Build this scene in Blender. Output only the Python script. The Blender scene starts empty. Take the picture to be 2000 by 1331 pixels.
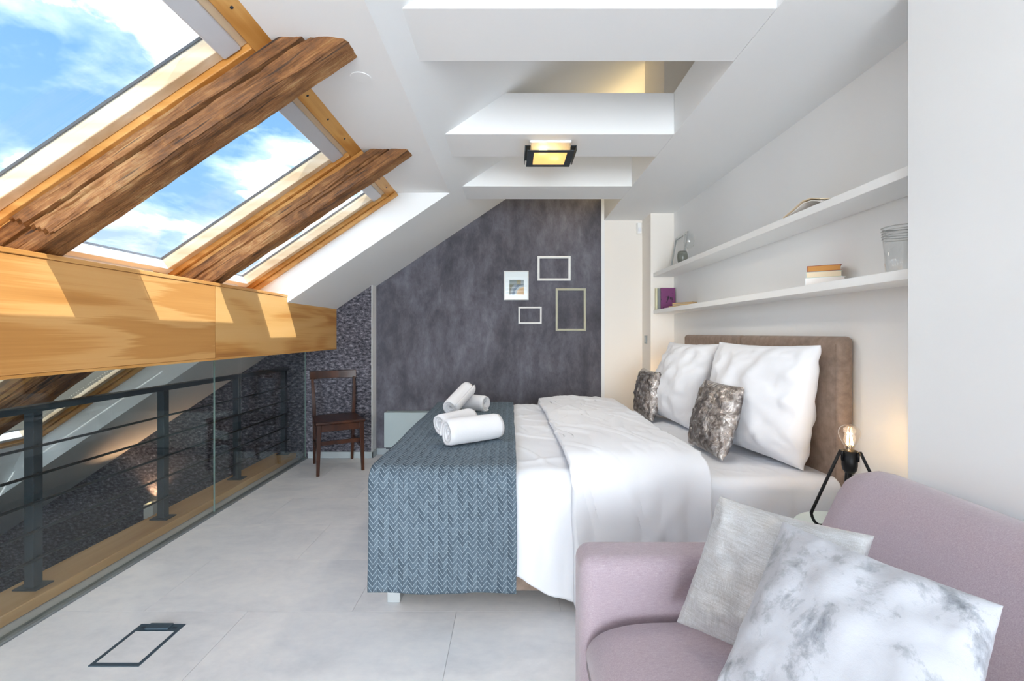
import bpy, math, random
from mathutils import Vector, Matrix, noise
R = random.Random(7)
sc = bpy.context.scene
COL = sc.collection

# ------------------------------------------------------------------ camera
F = 889.0; CAMZ = 1.22; HY = 651.0
cam = bpy.data.cameras.new('camera'); cam.sensor_width = 36; cam.lens = 36 * F / 2000
cam.shift_y = -(665.5 - HY) / 2000; cam.clip_start = 0.05
cam_o = bpy.data.objects.new('camera', cam); COL.objects.link(cam_o)
cam_o.location = (0, 0, CAMZ); cam_o.rotation_euler = (math.pi / 2, 0, 0)
sc.camera = cam_o

# ------------------------------------------------------------------ view
sc.view_settings.view_transform = 'Standard'; sc.view_settings.look = 'None'
sc.view_settings.exposure = 0.98; sc.view_settings.gamma = 1.0
sc.view_settings.use_curve_mapping = False
sc.cycles.max_bounces = 12; sc.cycles.diffuse_bounces = 7; sc.cycles.transparent_max_bounces = 16

# ------------------------------------------------------------------ node helpers
def lin(h):
    h = h.lstrip('#'); c = [int(h[i:i + 2], 16) / 255 for i in (0, 2, 4)]
    return tuple((x / 12.92 if x <= .04045 else ((x + .055) / 1.055) ** 2.4) for x in c) + (1,)
class NT:
    def __init__(s, nt): s.nt = nt; s.N = nt.nodes; s.L = nt.links
    def n(s, t, **kw):
        o = s.N.new(t)
        for k, v in kw.items():
            if k.startswith('i_'):
                k = k[2:]; k = int(k) if k.isdigit() else k.replace('_', ' ')
                if hasattr(v, 'is_output') or isinstance(v, bpy.types.NodeSocket): s.L.new(v, o.inputs[k])
                else: o.inputs[k].default_value = v
            else: setattr(o, k, v)
        return o
    def m(s, op, a, b=0.0, c=None):
        o = s.N.new('ShaderNodeMath'); o.operation = op
        for i, v in enumerate((a, b, c)):
            if v is None: continue
            if isinstance(v, bpy.types.NodeSocket): s.L.new(v, o.inputs[i])
            else: o.inputs[i].default_value = v
        return o.outputs[0]
    def ramp(s, fac, stops, mode='LINEAR'):
        o = s.N.new('ShaderNodeValToRGB'); o.color_ramp.interpolation = mode
        e = o.color_ramp.elements
        while len(e) < len(stops): e.new(0.5)
        for i, (p, c) in enumerate(stops):
            e[i].position = p; e[i].color = lin(c) if isinstance(c, str) else c
        s.L.new(fac, o.inputs[0]); return o.outputs[0]
    def mix(s, fac, a, b, mode='MIX'):
        o = s.N.new('ShaderNodeMix'); o.data_type = 'RGBA'; o.blend_type = mode
        for i, v in ((0, fac), (6, a), (7, b)):
            if isinstance(v, bpy.types.NodeSocket): s.L.new(v, o.inputs[i])
            else: o.inputs[i].default_value = v
        return o.outputs[2]
    def coord(s, kind='Object', scale=(1, 1, 1), rot=(0, 0, 0)):
        t = s.n('ShaderNodeTexCoord'); mp = s.n('ShaderNodeMapping')
        mp.inputs['Scale'].default_value = scale; mp.inputs['Rotation'].default_value = rot
        s.L.new(t.outputs[kind], mp.inputs[0]); return mp.outputs[0]
    def noise(s, vec, scale=5, detail=4, rough=.55, dist=0.0):
        return s.n('ShaderNodeTexNoise', i_Vector=vec, i_Scale=scale, i_Detail=detail, i_Roughness=rough, i_Distortion=dist).outputs[0]

# ------------------------------------------------------------------ world: blue sky with broken clouds
w = bpy.data.worlds.new('sky'); sc.world = w; w.use_nodes = True
g = NT(w.node_tree); bgn = g.N['Background']
tc = g.n('ShaderNodeTexCoord').outputs['Generated']
sx = g.n('ShaderNodeSeparateXYZ', i_0=tc)
zz = g.m('MAXIMUM', sx.outputs[2], 0.0)
den = g.m('ADD', zz, 0.22)
pv = g.n('ShaderNodeCombineXYZ', i_0=g.m('DIVIDE', sx.outputs[0], den), i_1=g.m('DIVIDE', sx.outputs[1], den), i_2=0.0).outputs[0]
mpn = g.n('ShaderNodeMapping', i_0=pv); mpn.inputs['Location'].default_value = (0.93, -2.61, 0.0)
cn = g.noise(mpn.outputs[0], 1.15, 8, .56, .25)
cl = g.ramp(cn, [(.43, (0, 0, 0, 1)), (.50, (.10, .10, .10, 1)), (.57, (1, 1, 1, 1))])
blue = g.ramp(zz, [(0, '#AEC4D3'), (.22, '#7FA6CA'), (.6, '#598EC2'), (1, '#4178AE')])
cn2 = g.noise(mpn.outputs[0], 3.2, 6, .6)
white = g.ramp(cn2, [(.28, (.52, .56, .60, 1)), (.46, (1.6, 1.66, 1.72, 1)), (.62, (4.6, 4.65, 4.7, 1))])
g.L.new(g.mix(cl, blue, white), bgn.inputs[0]); bgn.inputs[1].default_value = 1.0

# ------------------------------------------------------------------ sun and added rear fill
sun = bpy.data.lights.new('sun', 'SUN'); sun.energy = 3.6; sun.angle = .006; sun.color = (1, .97, .92)
sun_o = bpy.data.objects.new('sun', sun); COL.objects.link(sun_o)
SUN_D = Vector((-1, .543, -1.65)).normalized()
sun_o.rotation_euler = SUN_D.to_track_quat('-Z', 'Y').to_euler(); sun_o.location = (6, -4, 11)
def area(name, loc, d, sx_, sy_, e, col):
    l = bpy.data.lights.new(name, 'AREA'); l.shape = 'RECTANGLE'; l.size = sx_; l.size_y = sy_; l.energy = e; l.color = col
    o = bpy.data.objects.new(name, l); COL.objects.link(o); o.location = loc
    o.rotation_euler = Vector(d).to_track_quat('-Z', 'Z').to_euler(); return o
area('rear_fill_light', (-.1, -4.98, 1.25), (0, 1, 0), 2.5, 2.0, 170, (.86, .94, 1.0))  # added area light, brightens the room from behind the camera

# ------------------------------------------------------------------ materials
def newmat(name):
    m = bpy.data.materials.new(name); m.use_nodes = True
    return m, NT(m.node_tree), m.node_tree.nodes['Principled BSDF']
def simple(name, c, rough=.5, metal=0.0, bump=0.0, bscale=200, spec=.5, sheen=0.0, var=0.0, vscale=3, emit=None, es=0):
    m, g, b = newmat(name); b.inputs['Base Color'].default_value = lin(c)
    b.inputs['Roughness'].default_value = rough; b.inputs['Metallic'].default_value = metal
    b.inputs['Specular IOR Level'].default_value = spec
    if sheen:
        b.inputs['Sheen Weight'].default_value = sheen; b.inputs['Sheen Roughness'].default_value = .4
    v = None
    if bump or var: v = g.coord()
    if bump:
        bn = g.n('ShaderNodeBump', i_Strength=bump, i_Distance=.004, i_Height=g.noise(v, bscale, 3, .6)).outputs[0]
        g.L.new(bn, b.inputs['Normal'])
    if var:
        nz = g.noise(v, vscale, 5, .6); c4 = lin(c)
        lo = tuple(x * (1 - var) for x in c4[:3]) + (1,); hi = tuple(min(1, x * (1 + var)) for x in c4[:3]) + (1,)
        g.L.new(g.ramp(nz, [(.3, lo), (.7, hi)]), b.inputs['Base Color'])
    if emit: b.inputs['Emission Color'].default_value = lin(emit); b.inputs['Emission Strength'].default_value = es
    return m
M = {}
M['plaster'] = simple('white_plaster', '#ECEEEF', .85, bump=.05, bscale=60, spec=.2)
M['plaster_warm'] = simple('warm_white_plaster', '#EFEAE3', .85, bump=.05, bscale=60, spec=.2)
M['white'] = simple('white_lacquer', '#F2F3F2', .45)
M['grey_base'] = simple('grey_baseboard_paint', '#A9B2B6', .5)
M['radiator'] = simple('radiator_grey_paint', '#A9B8BB', .45)
M['darkmetal'] = simple('anthracite_metal', '#3A434A', .5, .3, bump=.05, bscale=300)
M['black'] = simple('black_satin_metal', '#16171A', .42, .4)
M['steel'] = simple('brushed_steel', '#B9BCBC', .32, .95)
M['channel'] = simple('aluminium_channel', '#9AA1A3', .45, .6)
M['silverleg'] = simple('silver_painted_leg', '#C3C8CA', .4, .4)
M['cotton'] = simple('white_cotton', '#E8EAEF', .9, bump=.10, bscale=420, spec=.2, sheen=.15)
M['sheet'] = simple('white_sheet', '#E9EBF0', .9, bump=.08, bscale=420, spec=.2)
M['towel'] = simple('white_terry', '#E9E9EC', .95, bump=.7, bscale=330, spec=.1, sheen=.3)
M['taupe'] = simple('taupe_upholstery', '#9A877A', .95, bump=.5, bscale=520, spec=.15, sheen=.2, var=.22, vscale=26)
M['cardpages'] = simple('paper_pages', '#EBD9BC', .9, bump=.3, bscale=300, spec=.1)
M['whitepages'] = simple('pale_pages', '#EFE9E4', .9, bump=.3, bscale=300, spec=.1)
M['sconce'] = simple('sconce_white', '#ECECE6', .6)
M['lowfloor'] = simple('lower_floor_dark', '#4A4440', .6, var=.2)
M['exterior'] = simple('dark_roof_cladding', '#4B4F52', .6)
M['sash_white'] = simple('white_window_unit', '#E4E5E8', .4)
M['cassette'] = simple('blind_cassette_grey', '#C9CBD0', .4, .1)
M['seal'] = simple('black_glazing_seal', '#2A3440', .6)
M['terry_dark'] = M['towel']

def glass(name, tint=(1, 1, 1), refl=1.0, rough=0.0):
    m, g, b = newmat(name); g.N.remove(b); out = g.N['Material Output']
    tr = g.n('ShaderNodeBsdfTransparent', i_0=tint + (1,)); gl = g.n('ShaderNodeBsdfGlossy', i_0=(1, 1, 1, 1), i_Roughness=rough)
    fc = g.n('ShaderNodeLayerWeight', i_Blend=.5).outputs['Facing']
    fr = g.m('MINIMUM', g.m('MULTIPLY', g.m('ADD', .04, g.m('MULTIPLY', g.m('POWER', fc, 5.0), .96)), refl), 1.0)
    mx = g.n('ShaderNodeMixShader', i_0=fr, i_1=tr.outputs[0], i_2=gl.outputs[0])
    g.L.new(mx.outputs[0], out.inputs[0]); return m
M['glass'] = glass('clear_window_glass', (.97, .99, 1), .8)
M['bal_glass'] = glass('balustrade_glass', (.93, .96, .96), 1.0)
M['thin_glass'] = glass('clear_glassware', (.975, .98, .98), 1.3)
M['bulb_glass'] = glass('bulb_glass', (1, .96, .90), 1.6)
def emis(name, c, s):
    m, g, b = newmat(name); g.N.remove(b)
    e = g.n('ShaderNodeEmission', i_0=lin(c), i_1=s); g.L.new(e.outputs[0], g.N['Material Output'].inputs[0]); return m
M['filament'] = emis('glowing_filament', '#FFC878', 60)
M['bulb_on'] = emis('lit_lamp_bulb', '#FFE2A8', 5)
m, g, b = newmat('frosted_diffuser'); b.inputs['Base Color'].default_value = lin('#F5E7C4'); b.inputs['Roughness'].default_value = .35
b.inputs['Transmission Weight'].default_value = .6; b.inputs['Emission Color'].default_value = lin('#FFC866'); b.inputs['Emission Strength'].default_value = .22
M['frosted'] = m

def wood(name, stops, along='Y', band=6.0, grain=120.0, rough=.5, bandstretch=.22, bump=.04, contrast=True, spec=.4):
    m, g, b = newmat(name)
    st = {'X': (bandstretch, 1, 1), 'Y': (1, bandstretch, 1), 'Z': (1, 1, bandstretch)}[along]
    fi = {'X': (.02, 1, 1), 'Y': (1, .02, 1), 'Z': (1, 1, .02)}[along]
    v1 = g.coord('Object', st); v2 = g.coord('Object', fi)
    n1 = g.noise(v1, band, 2, .45, .6); n2 = g.noise(v2, grain, 4, .6); n3 = g.noise(v2, grain * .18, 3, .55)
    f = g.m('ADD', g.m('MULTIPLY', n1, .72), g.m('ADD', g.m('MULTIPLY', n3, .18), g.m('MULTIPLY', n2, .10)))
    g.L.new(g.ramp(f, stops), b.inputs['Base Color']); b.inputs['Roughness'].default_value = rough
    b.inputs['Specular IOR Level'].default_value = spec
    bn = g.n('ShaderNodeBump', i_Strength=bump, i_Distance=.003, i_Height=n2).outputs[0]; g.L.new(bn, b.inputs['Normal'])
    return m
ASH = [(.36, '#B98042'), (.43, '#C78D4B'), (.47, '#D6A161'), (.53, '#D9A768'), (.56, '#C48C4C'), (.66, '#CE9756')]
M['ash'] = wood('ash_veneer', ASH, 'Y', 3.6, 150, .48, .16)
M['ash_light'] = wood('ash_veneer_figured', [(.34, '#A8703A'), (.42, '#C88F4C'), (.48, '#D9A968'), (.6, '#DDB072'), (.68, '#B97F44')], 'Y', 4.6, 150, .48, .2)
M['oak'] = wood('oak_kerb', [(.35, '#BE9160'), (.5, '#D0A674'), (.62, '#DAB484')], 'Y', 6, 160, .5, .12)
M['pine'] = wood('pine_frame', [(.35, '#B97F3C'), (.47, '#CB9450'), (.55, '#D9A764'), (.66, '#C08846')], 'Y', 9, 140, .42, .2)
M['pine_x'] = wood('pine_frame_jamb', [(.35, '#B97F3C'), (.47, '#CB9450'), (.55, '#D9A764'), (.66, '#C08846')], 'X', 9, 140, .42, .2)
M['sash'] = wood('pale_pine_sash', [(.35, '#C4A884'), (.5, '#D3BC9C'), (.64, '#DDCBB2')], 'X', 14, 120, .35, .05)
M['sash_y'] = wood('pale_pine_sash_rail', [(.35, '#C4A884'), (.5, '#D3BC9C'), (.64, '#DDCBB2')], 'Y', 14, 120, .35, .05)
M['chairwood'] = wood('dark_walnut_stain', [(.3, '#25100A'), (.5, '#391B0D'), (.65, '#4C2814')], 'Z', 12, 120, .32, .15, spec=.5)
# old timber: streaked, knotty, pale abrasions
m, g, b = newmat('old_hewn_timber')
v1 = g.coord('Object', (.35, 1, 1)); v2 = g.coord('Object', (.035, 1, 1)); v3 = g.coord('Object', (.6, 1, 1))
n1 = g.noise(v1, 6, 5, .6, .8); n2 = g.noise(v2, 170, 6, .7); n3 = g.noise(v3, 20, 7, .7, 1.2)
f = g.m('ADD', g.m('MULTIPLY', n1, .40), g.m('ADD', g.m('MULTIPLY', n2, .34), g.m('MULTIPLY', n3, .26)))
c = g.ramp(f, [(.33, '#2E1A0C'), (.42, '#5C3919'), (.485, '#7D5027'), (.54, '#98683A'), (.60, '#AC8759'), (.68, '#855A33')])
crk = g.ramp(g.noise(v2, 58, 3, .5, .3), [(.33, '#2E2018'), (.37, '#FFFFFF')])
g.L.new(g.mix(.8, c, crk, 'MULTIPLY'), b.inputs['Base Color']); b.inputs['Roughness'].default_value = .5
hh = g.m('ADD', n2, g.m('MULTIPLY', n3, .8))
g.L.new(g.n('ShaderNodeBump', i_Strength=.7, i_Distance=.010, i_Height=hh).outputs[0], b.inputs['Normal'])
M['timber'] = m
# concrete-look wallpaper
m, g, b = newmat('grey_concrete_wallpaper')
v1 = g.coord('Object', (1, 1, .7)); v2 = g.coord('Object', (1.7, 1, .75)); v3 = g.coord('Object', (60, 1, 6))
n1 = g.noise(v1, 1.9, 7, .66, .5); n2 = g.noise(v2, 4.2, 8, .72, .2); n3 = g.noise(v3, 6, 2, .5)
f = g.m('ADD', g.m('MULTIPLY', n1, .45), g.m('ADD', g.m('MULTIPLY', n2, .45), g.m('MULTIPLY', n3, .10)))
g.L.new(g.ramp(f, [(.36, '#424148'), (.46, '#55545C'), (.54, '#67666F'), (.64, '#7E7E87')]), b.inputs['Base Color'])
b.inputs['Roughness'].default_value = .75; b.inputs['Specular IOR Level'].default_value = .25
M['concrete'] = m
# lunar-ground photo wallpaper
m, g, b = newmat('lunar_ground_wallpaper')
v1 = g.coord('Object', (.75, 1, 1.5), (0, .25, 0)); v2 = g.coord('Object', (1, 1, 1.8))
n1 = g.noise(v1, 34, 7, .74); n0 = g.noise(v1, 2.2, 3, .5)
vo = g.n('ShaderNodeTexVoronoi', i_Vector=v2, i_Scale=11.0).outputs['Distance']
pit = g.ramp(vo, [(.06, '#404040'), (.11, '#FFFFFF')])
f = g.m('ADD', g.m('MULTIPLY', n1, .86), g.m('MULTIPLY', n0, .14))
c = g.ramp(f, [(.37, '#1B1C22'), (.46, '#41414A'), (.53, '#65636C'), (.60, '#8C8A93'), (.67, '#D0CED4')])
g.L.new(g.mix(1.0, c, pit, 'MULTIPLY'), b.inputs['Base Color']); b.inputs['Roughness'].default_value = .7
b.inputs['Specular IOR Level'].default_value = .25
M['lunar'] = m
# floor tile: pale cement look
m, g, b = newmat('pale_cement_tile')
v1 = g.coord('Object', (.8, 1.3, 1)); oi = g.n('ShaderNodeObjectInfo')
off = g.n('ShaderNodeVectorMath', operation='ADD', i_0=v1)
g.L.new(g.n('ShaderNodeCombineXYZ', i_0=g.m('MULTIPLY', oi.outputs['Random'], 13), i_1=g.m('MULTIPLY', oi.outputs['Random'], 7), i_2=0).outputs[0], off.inputs[1])
n1 = g.noise(off.outputs[0], 3.2, 7, .62, .5); n2 = g.noise(off.outputs[0], 26, 4, .6)
f = g.m('ADD', g.m('MULTIPLY', n1, .7), g.m('MULTIPLY', n2, .3))
g.L.new(g.ramp(f, [(.34, '#DADCDF'), (.48, '#E5E6E8'), (.62, '#EEEEEE')]), b.inputs['Base Color'])
g.L.new(g.m('ADD', g.m('MULTIPLY', n2, .25), .33), b.inputs['Roughness'])
g.L.new(g.n('ShaderNodeBump', i_Strength=.04, i_Distance=.004, i_Height=n2).outputs[0], b.inputs['Normal'])
M['tile'] = m
M['grout'] = simple('tile_joint', '#CFCFD0', .9)
# lilac felt
m, g, b = newmat('lilac_felt')
v = g.coord('Object'); n1 = g.noise(v, 420, 3, .7); n2 = g.noise(g.coord('Object', (1, 6, 6)), 60, 3, .6)
f = g.m('ADD', g.m('MULTIPLY', n1, .6), g.m('MULTIPLY', n2, .4))
g.L.new(g.ramp(f, [(.3, '#998A93'), (.5, '#AA9BA4'), (.7, '#BBAEB6')]), b.inputs['Base Color']); b.inputs['Roughness'].default_value = .92
b.inputs['Sheen Weight'].default_value = .35; b.inputs['Specular IOR Level'].default_value = .2
g.L.new(g.n('ShaderNodeBump', i_Strength=.25, i_Distance=.003, i_Height=n1).outputs[0], b.inputs['Normal'])
M['lilac'] = m
# crinkled silver leatherette
m, g, b = newmat('crinkled_silver_leatherette')
v = g.coord('Object'); n1 = g.noise(v, 15, 6, .62, 1.8); n2 = g.noise(v, 60, 3, .55, .8); n3 = g.noise(v, 6.5, 2, .5, .6)
g.L.new(g.ramp(n1, [(.38, '#7A726E'), (.5, '#A8A09B'), (.62, '#D8D3CF')]), b.inputs['Base Color'])
b.inputs['Metallic'].default_value = .9
g.L.new(g.ramp(n1, [(.35, (.38, .38, .38, 1)), (.65, (.2, .2, .2, 1))]), b.inputs['Roughness'])
hh = g.m('ADD', g.m('ADD', n1, g.m('MULTIPLY', n2, .16)), g.m('MULTIPLY', n3, 1.8))
g.L.new(g.n('ShaderNodeBump', i_Strength=.6, i_Distance=.022, i_Height=hh).outputs[0], b.inputs['Normal'])
M['silver'] = m
# silver-grey linen weave
m, g, b = newmat('silver_grey_linen')
a1 = g.noise(g.coord('Object', (1, 1, .05)), 480, 3, .6); a2 = g.noise(g.coord('Object', (.05, .05, 1)), 480, 3, .6)
f = g.m('ADD', g.m('MULTIPLY', a1, .5), g.m('MULTIPLY', a2, .5))
g.L.new(g.ramp(f, [(.36, '#B3B3B3'), (.5, '#C2C3C5'), (.64, '#D3D5D8')]), b.inputs['Base Color'])
b.inputs['Roughness'].default_value = .5; b.inputs['Metallic'].default_value = .35; b.inputs['Sheen Weight'].default_value = .2
g.L.new(g.n('ShaderNodeBump', i_Strength=.3, i_Distance=.002, i_Height=f).outputs[0], b.inputs['Normal'])
M['linen'] = m
# white velvet with worn silver foil print
m, g, b = newmat('white_velvet_silver_foil')
v = g.coord('Object'); vs = g.coord('Object', (1, 1, .55))
n1 = g.noise(vs, 13, 10, .74, .35); n2 = g.noise(v, 4.2, 3, .5); n3 = g.noise(v, 70, 4, .7)
f = g.m('ADD', g.m('MULTIPLY', n1, .62), g.m('ADD', g.m('MULTIPLY', n2, .26), g.m('MULTIPLY', n3, .12)))
mk = g.ramp(f, [(.500, '#000000'), (.525, '#9A9A9A'), (.58, '#FFFFFF')])
foil = g.ramp(n3, [(.3, '#6E747C'), (.7, '#A9AEB6')])
g.L.new(g.mix(mk, lin('#B8BBC3'), foil), b.inputs['Base Color'])
g.L.new(g.m('MULTIPLY', mk, .55), b.inputs['Metallic']); g.L.new(g.m('SUBTRACT', .85, g.m('MULTIPLY', mk, .45)), b.inputs['Roughness'])
b.inputs['Sheen Weight'].default_value = .25
g.L.new(g.n('ShaderNodeBump', i_Strength=.25, i_Distance=.004, i_Height=n3).outputs[0], b.inputs['Normal'])
M['foil'] = m
# chevron bed runner (UV in metres: u across, v along the cloth)
m, g, b = newmat('blue_grey_chevron_weave')
uv = g.n('ShaderNodeSeparateXYZ', i_0=g.n('ShaderNodeTexCoord').outputs['UV'])
P, Q = .0442, .0243
u = g.m('DIVIDE', uv.outputs[0], P); tri = g.m('ABSOLUTE', g.m('SUBTRACT', g.m('MULTIPLY', g.m('FRACT', u), 2), 1))
p = g.m('ADD', g.m('DIVIDE', uv.outputs[1], Q), g.m('MULTIPLY', tri, 1.2))
fl = g.m('FRACT', p); line = g.m('LESS_THAN', fl, .13)
ch = g.m('MULTIPLY', u, 2); fc = g.m('FRACT', ch); col_l = g.m('LESS_THAN', fc, .07)
rnd = g.n('ShaderNodeTexWhiteNoise', noise_dimensions='3D', i_Vector=g.n('ShaderNodeCombineXYZ', i_0=g.m('FLOOR', ch), i_1=g.m('FLOOR', p), i_2=3.0).outputs[0]).outputs[0]
par = g.m('MODULO', g.m('ABSOLUTE', g.m('FLOOR', ch)), 2)
tone = g.m('ADD', g.m('MULTIPLY', rnd, .45), g.m('ADD', g.m('MULTIPLY', par, .25), g.m('MULTIPLY', fc, .25)))
basec = g.ramp(tone, [(0, '#3F4C57'), (.4, '#54636F'), (1, '#687783')])
c = g.mix(col_l, basec, lin('#464F58')); c = g.mix(line, c, lin('#9DAAB2'))
g.L.new(c, b.inputs['Base Color']); b.inputs['Roughness'].default_value = .9; b.inputs['Specular IOR Level'].default_value = .2
wv = g.n('ShaderNodeBump', i_Strength=.3, i_Distance=.003, i_Height=g.m('ADD', line, g.m('MULTIPLY', g.noise(g.coord('UV'), 500, 2, .5), .5))).outputs[0]
g.L.new(wv, b.inputs['Normal'])
M['chevron'] = m

# ------------------------------------------------------------------ mesh helpers
WORLD = {}
class MB:
    def __init__(s): s.v = []; s.f = []; s.uv = None
    def add(s, vs, fs):
        k = len(s.v); s.v += [Vector(p) for p in vs]; s.f += [tuple(i + k for i in q) for q in fs]; return s
    def box(s, a, b, T=None):
        x0, y0, z0 = [min(p, q) for p, q in zip(a, b)]; x1, y1, z1 = [max(p, q) for p, q in zip(a, b)]
        vs = [Vector(p) for p in ((x0, y0, z0), (x1, y0, z0), (x1, y1, z0), (x0, y1, z0), (x0, y0, z1), (x1, y0, z1), (x1, y1, z1), (x0, y1, z1))]
        if T: vs = [T(p) for p in vs]
        return s.add(vs, [(0, 3, 2, 1), (4, 5, 6, 7), (0, 1, 5, 4), (1, 2, 6, 5), (2, 3, 7, 6), (3, 0, 4, 7)])
    def prism(s, poly, lo, hi, axis='Y'):      # poly is in (x, z) for axis Y, (y, z) for X, (x, y) for Z
        P = {'Y': lambda a, b, t: (a, t, b), 'X': lambda a, b, t: (t, a, b), 'Z': lambda a, b, t: (a, b, t)}[axis]
        n = len(poly); vs = [P(a, b, lo) for a, b in poly] + [P(a, b, hi) for a, b in poly]
        return s.add(vs, [tuple(range(n)), tuple(range(2 * n - 1, n - 1, -1))] + [(i, i + n, (i + 1) % n + n, (i + 1) % n) for i in range(n)])
    def tube(s, pts, r, n=10, caps=True):
        pts = [Vector(p) for p in pts]; rs = r if isinstance(r, (list, tuple)) else [r] * len(pts)
        rings = []; up = Vector((0, 0, 1))
        t0 = (pts[1] - pts[0]).normalized()
        a = t0.cross(up if abs(t0.z) < .95 else Vector((1, 0, 0))).normalized()
        for i, p in enumerate(pts):
            t = (pts[min(i + 1, len(pts) - 1)] - pts[max(i - 1, 0)]).normalized()
            a = (a - t * a.dot(t)).normalized(); c = t.cross(a)
            rings.append([p + (a * math.cos(q) + c * math.sin(q)) * rs[i] for q in [2 * math.pi * j / n for j in range(n)]])
        vs = [q for rg in rings for q in rg]; fs = []
        for i in range(len(pts) - 1):
            for j in range(n): fs.append((i * n + j, i * n + (j + 1) % n, (i + 1) * n + (j + 1) % n, (i + 1) * n + j))
        if caps: fs += [tuple(range(n - 1, -1, -1)), tuple((len(pts) - 1) * n + j for j in range(n))]
        return s.add(vs, fs)
    def lathe(s, prof, c, n=28):
        c = Vector(c); vs = []; fs = []
        for r, z in prof: vs += [c + Vector((r * math.cos(2 * math.pi * j / n), r * math.sin(2 * math.pi * j / n), z)) for j in range(n)]
        for i in range(len(prof) - 1):
            for j in range(n): fs.append((i * n + j, i * n + (j + 1) % n, (i + 1) * n + (j + 1) % n, (i + 1) * n + j))
        return s.add(vs, fs)
    def grid(s, fn, nu, nv, uvf=None):
        k = len(s.v)
        for i in range(nu + 1):
            for j in range(nv + 1):
                s.v.append(Vector(fn(i / nu, j / nv)))
        for i in range(nu):
            for j in range(nv):
                a = k + i * (nv + 1) + j; s.f.append((a, a + nv + 1, a + nv + 2, a + 1))
        if uvf: s.uv = [uvf(i / nu, j / nv) for i in range(nu + 1) for j in range(nv + 1)]
        return s
    def build(s, name, mat, parent=None, smooth=False, bevel=0, seg=3, solid=0, merge=False, kind=None, label=None, cat=None, group=None, loc=None, subsurf=0, recalc=True):
        if parent is not None: L = WORLD[parent.name]
        elif loc is not None: L = Vector(loc)
        else:
            xs, ys, zs = zip(*s.v); L = Vector(((min(xs) + max(xs)) / 2, (min(ys) + max(ys)) / 2, min(zs)))
        me = bpy.data.meshes.new(name); me.from_pydata([tuple(p - L) for p in s.v], [], s.f)
        if s.uv:
            ul = me.uv_layers.new(name='UVMap')
            for lp in me.loops: ul.data[lp.index].uv = s.uv[lp.vertex_index]
        if merge or recalc:
            import bmesh
            bm = bmesh.new(); bm.from_mesh(me)
            if merge: bmesh.ops.remove_doubles(bm, verts=bm.verts, dist=merge if merge is not True else 1e-5)
            bmesh.ops.recalc_face_normals(bm, faces=bm.faces); bm.to_mesh(me); bm.free()
        me.materials.append(M[mat] if isinstance(mat, str) else mat)
        o = bpy.data.objects.new(name, me); COL.objects.link(o)
        if parent is not None: o.parent = parent
        else: o.location = L
        WORLD[o.name] = L
        if smooth or bevel: me.polygons.foreach_set('use_smooth', [True] * len(me.polygons))
        if bevel:
            md = o.modifiers.new('bevel', 'BEVEL'); md.width = bevel; md.segments = seg; md.limit_method = 'ANGLE'; md.angle_limit = .5; md.harden_normals = True
        if solid:
            md = o.modifiers.new('thickness', 'SOLIDIFY'); md.thickness = solid; md.offset = -1
        if subsurf:
            md = o.modifiers.new('subdivision', 'SUBSURF'); md.levels = md.render_levels = subsurf
        if kind: o['kind'] = kind
        if label: o['label'] = label
        if cat: o['category'] = cat
        if group: o['group'] = group
        return o
def thing(name, loc, label=None, cat=None, group=None, kind=None):
    o = bpy.data.objects.new(name, None); COL.objects.link(o); o.location = loc; o.empty_display_size = .1
    WORLD[o.name] = Vector(loc)
    if label: o['label'] = label
    if cat: o['category'] = cat
    if group: o['group'] = group
    if kind: o['kind'] = kind
    return o
def PX(px, py, Y): return Vector(((px - 1000) / F * Y, Y, CAMZ - (py - HY) / F * Y))
def bx(a, b, T=None): return MB().box(a, b, T)
def nz(x, y, z=0.0): return noise.noise(Vector((x, y, z)))

# ================================================================== STRUCTURE
YB = 4.58; YL = 4.45; ZC = 2.353; SL = .675; Z0 = 2.612; XW = 1.53; XN = 1.31
XP = -1.715; YR = 3.476; XL1 = -.475; REAR = -5.0
sl = lambda X: Z0 + SL * X
# floor with large tiles
fl = bx((-2.31, REAR, -.25), (1.75, YB + .1, -.004)).build('floor', 'grout', kind='structure')
TW, TD = .914, .457; gap = .0009
row = 0; y0 = 1.994 - TD * 16
while y0 < YB:
    y1 = y0 + TD; k = round((y0 - 1.994) / TD)
    xs = -.70 if k % 2 == 0 else -.243
    x = xs - TW * 4
    while x < XW:
        a, b_ = max(x, -1.99), min(x + TW, XW); c_, d_ = max(y0, REAR), min(y1, YB)
        if b_ - a > .02 and d_ - c_ > .02:
            bx((a + gap, c_ + gap, -.02), (b_ - gap, d_ - gap, 0)).build('tile', 'tile', fl)
        x += TW
    y0 = y1
# walls
bx((-1.374, YB, 0), (.904, YB + .15, 3.7)).build('wall_back', 'concrete', kind='structure', loc=(0, YB, 0))
bx((.904, YB, 0), (1.75, YB + .15, 4.0)).build('wall_back_right', 'plaster_warm', kind='structure')
bx((.896, YB - .012, 0), (.928, YB, 3.0)).build('trim_2', 'plaster', kind='structure')
MB().prism([(-5.4, -2.6), (-1.374, -2.6), (-1.374, sl(-1.374) + .1), (-5.4, sl(-5.4) + .1)], YL, YB + .15).build('wall_back_left', 'lunar', kind='structure', loc=(-2, YL, 0))
bx((-1.374, YL - .001, 0), (-1.366, YB, 2.0)).build('trim_1', 'plaster', kind='structure')
bx((XN, 4.30, 0), (XW + .2, YB, 2.6)).build('wall_pillar', 'plaster_warm', kind='structure')
bx((XW, 1.5, 0), (XW + .2, 4.30, 2.6)).build('wall_right', 'plaster', kind='structure')
bx((XN, REAR, 0), (XW + .2, 1.508, 2.6)).build('wall_right_front', 'plaster', kind='structure', bevel=.003, seg=2)
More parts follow.
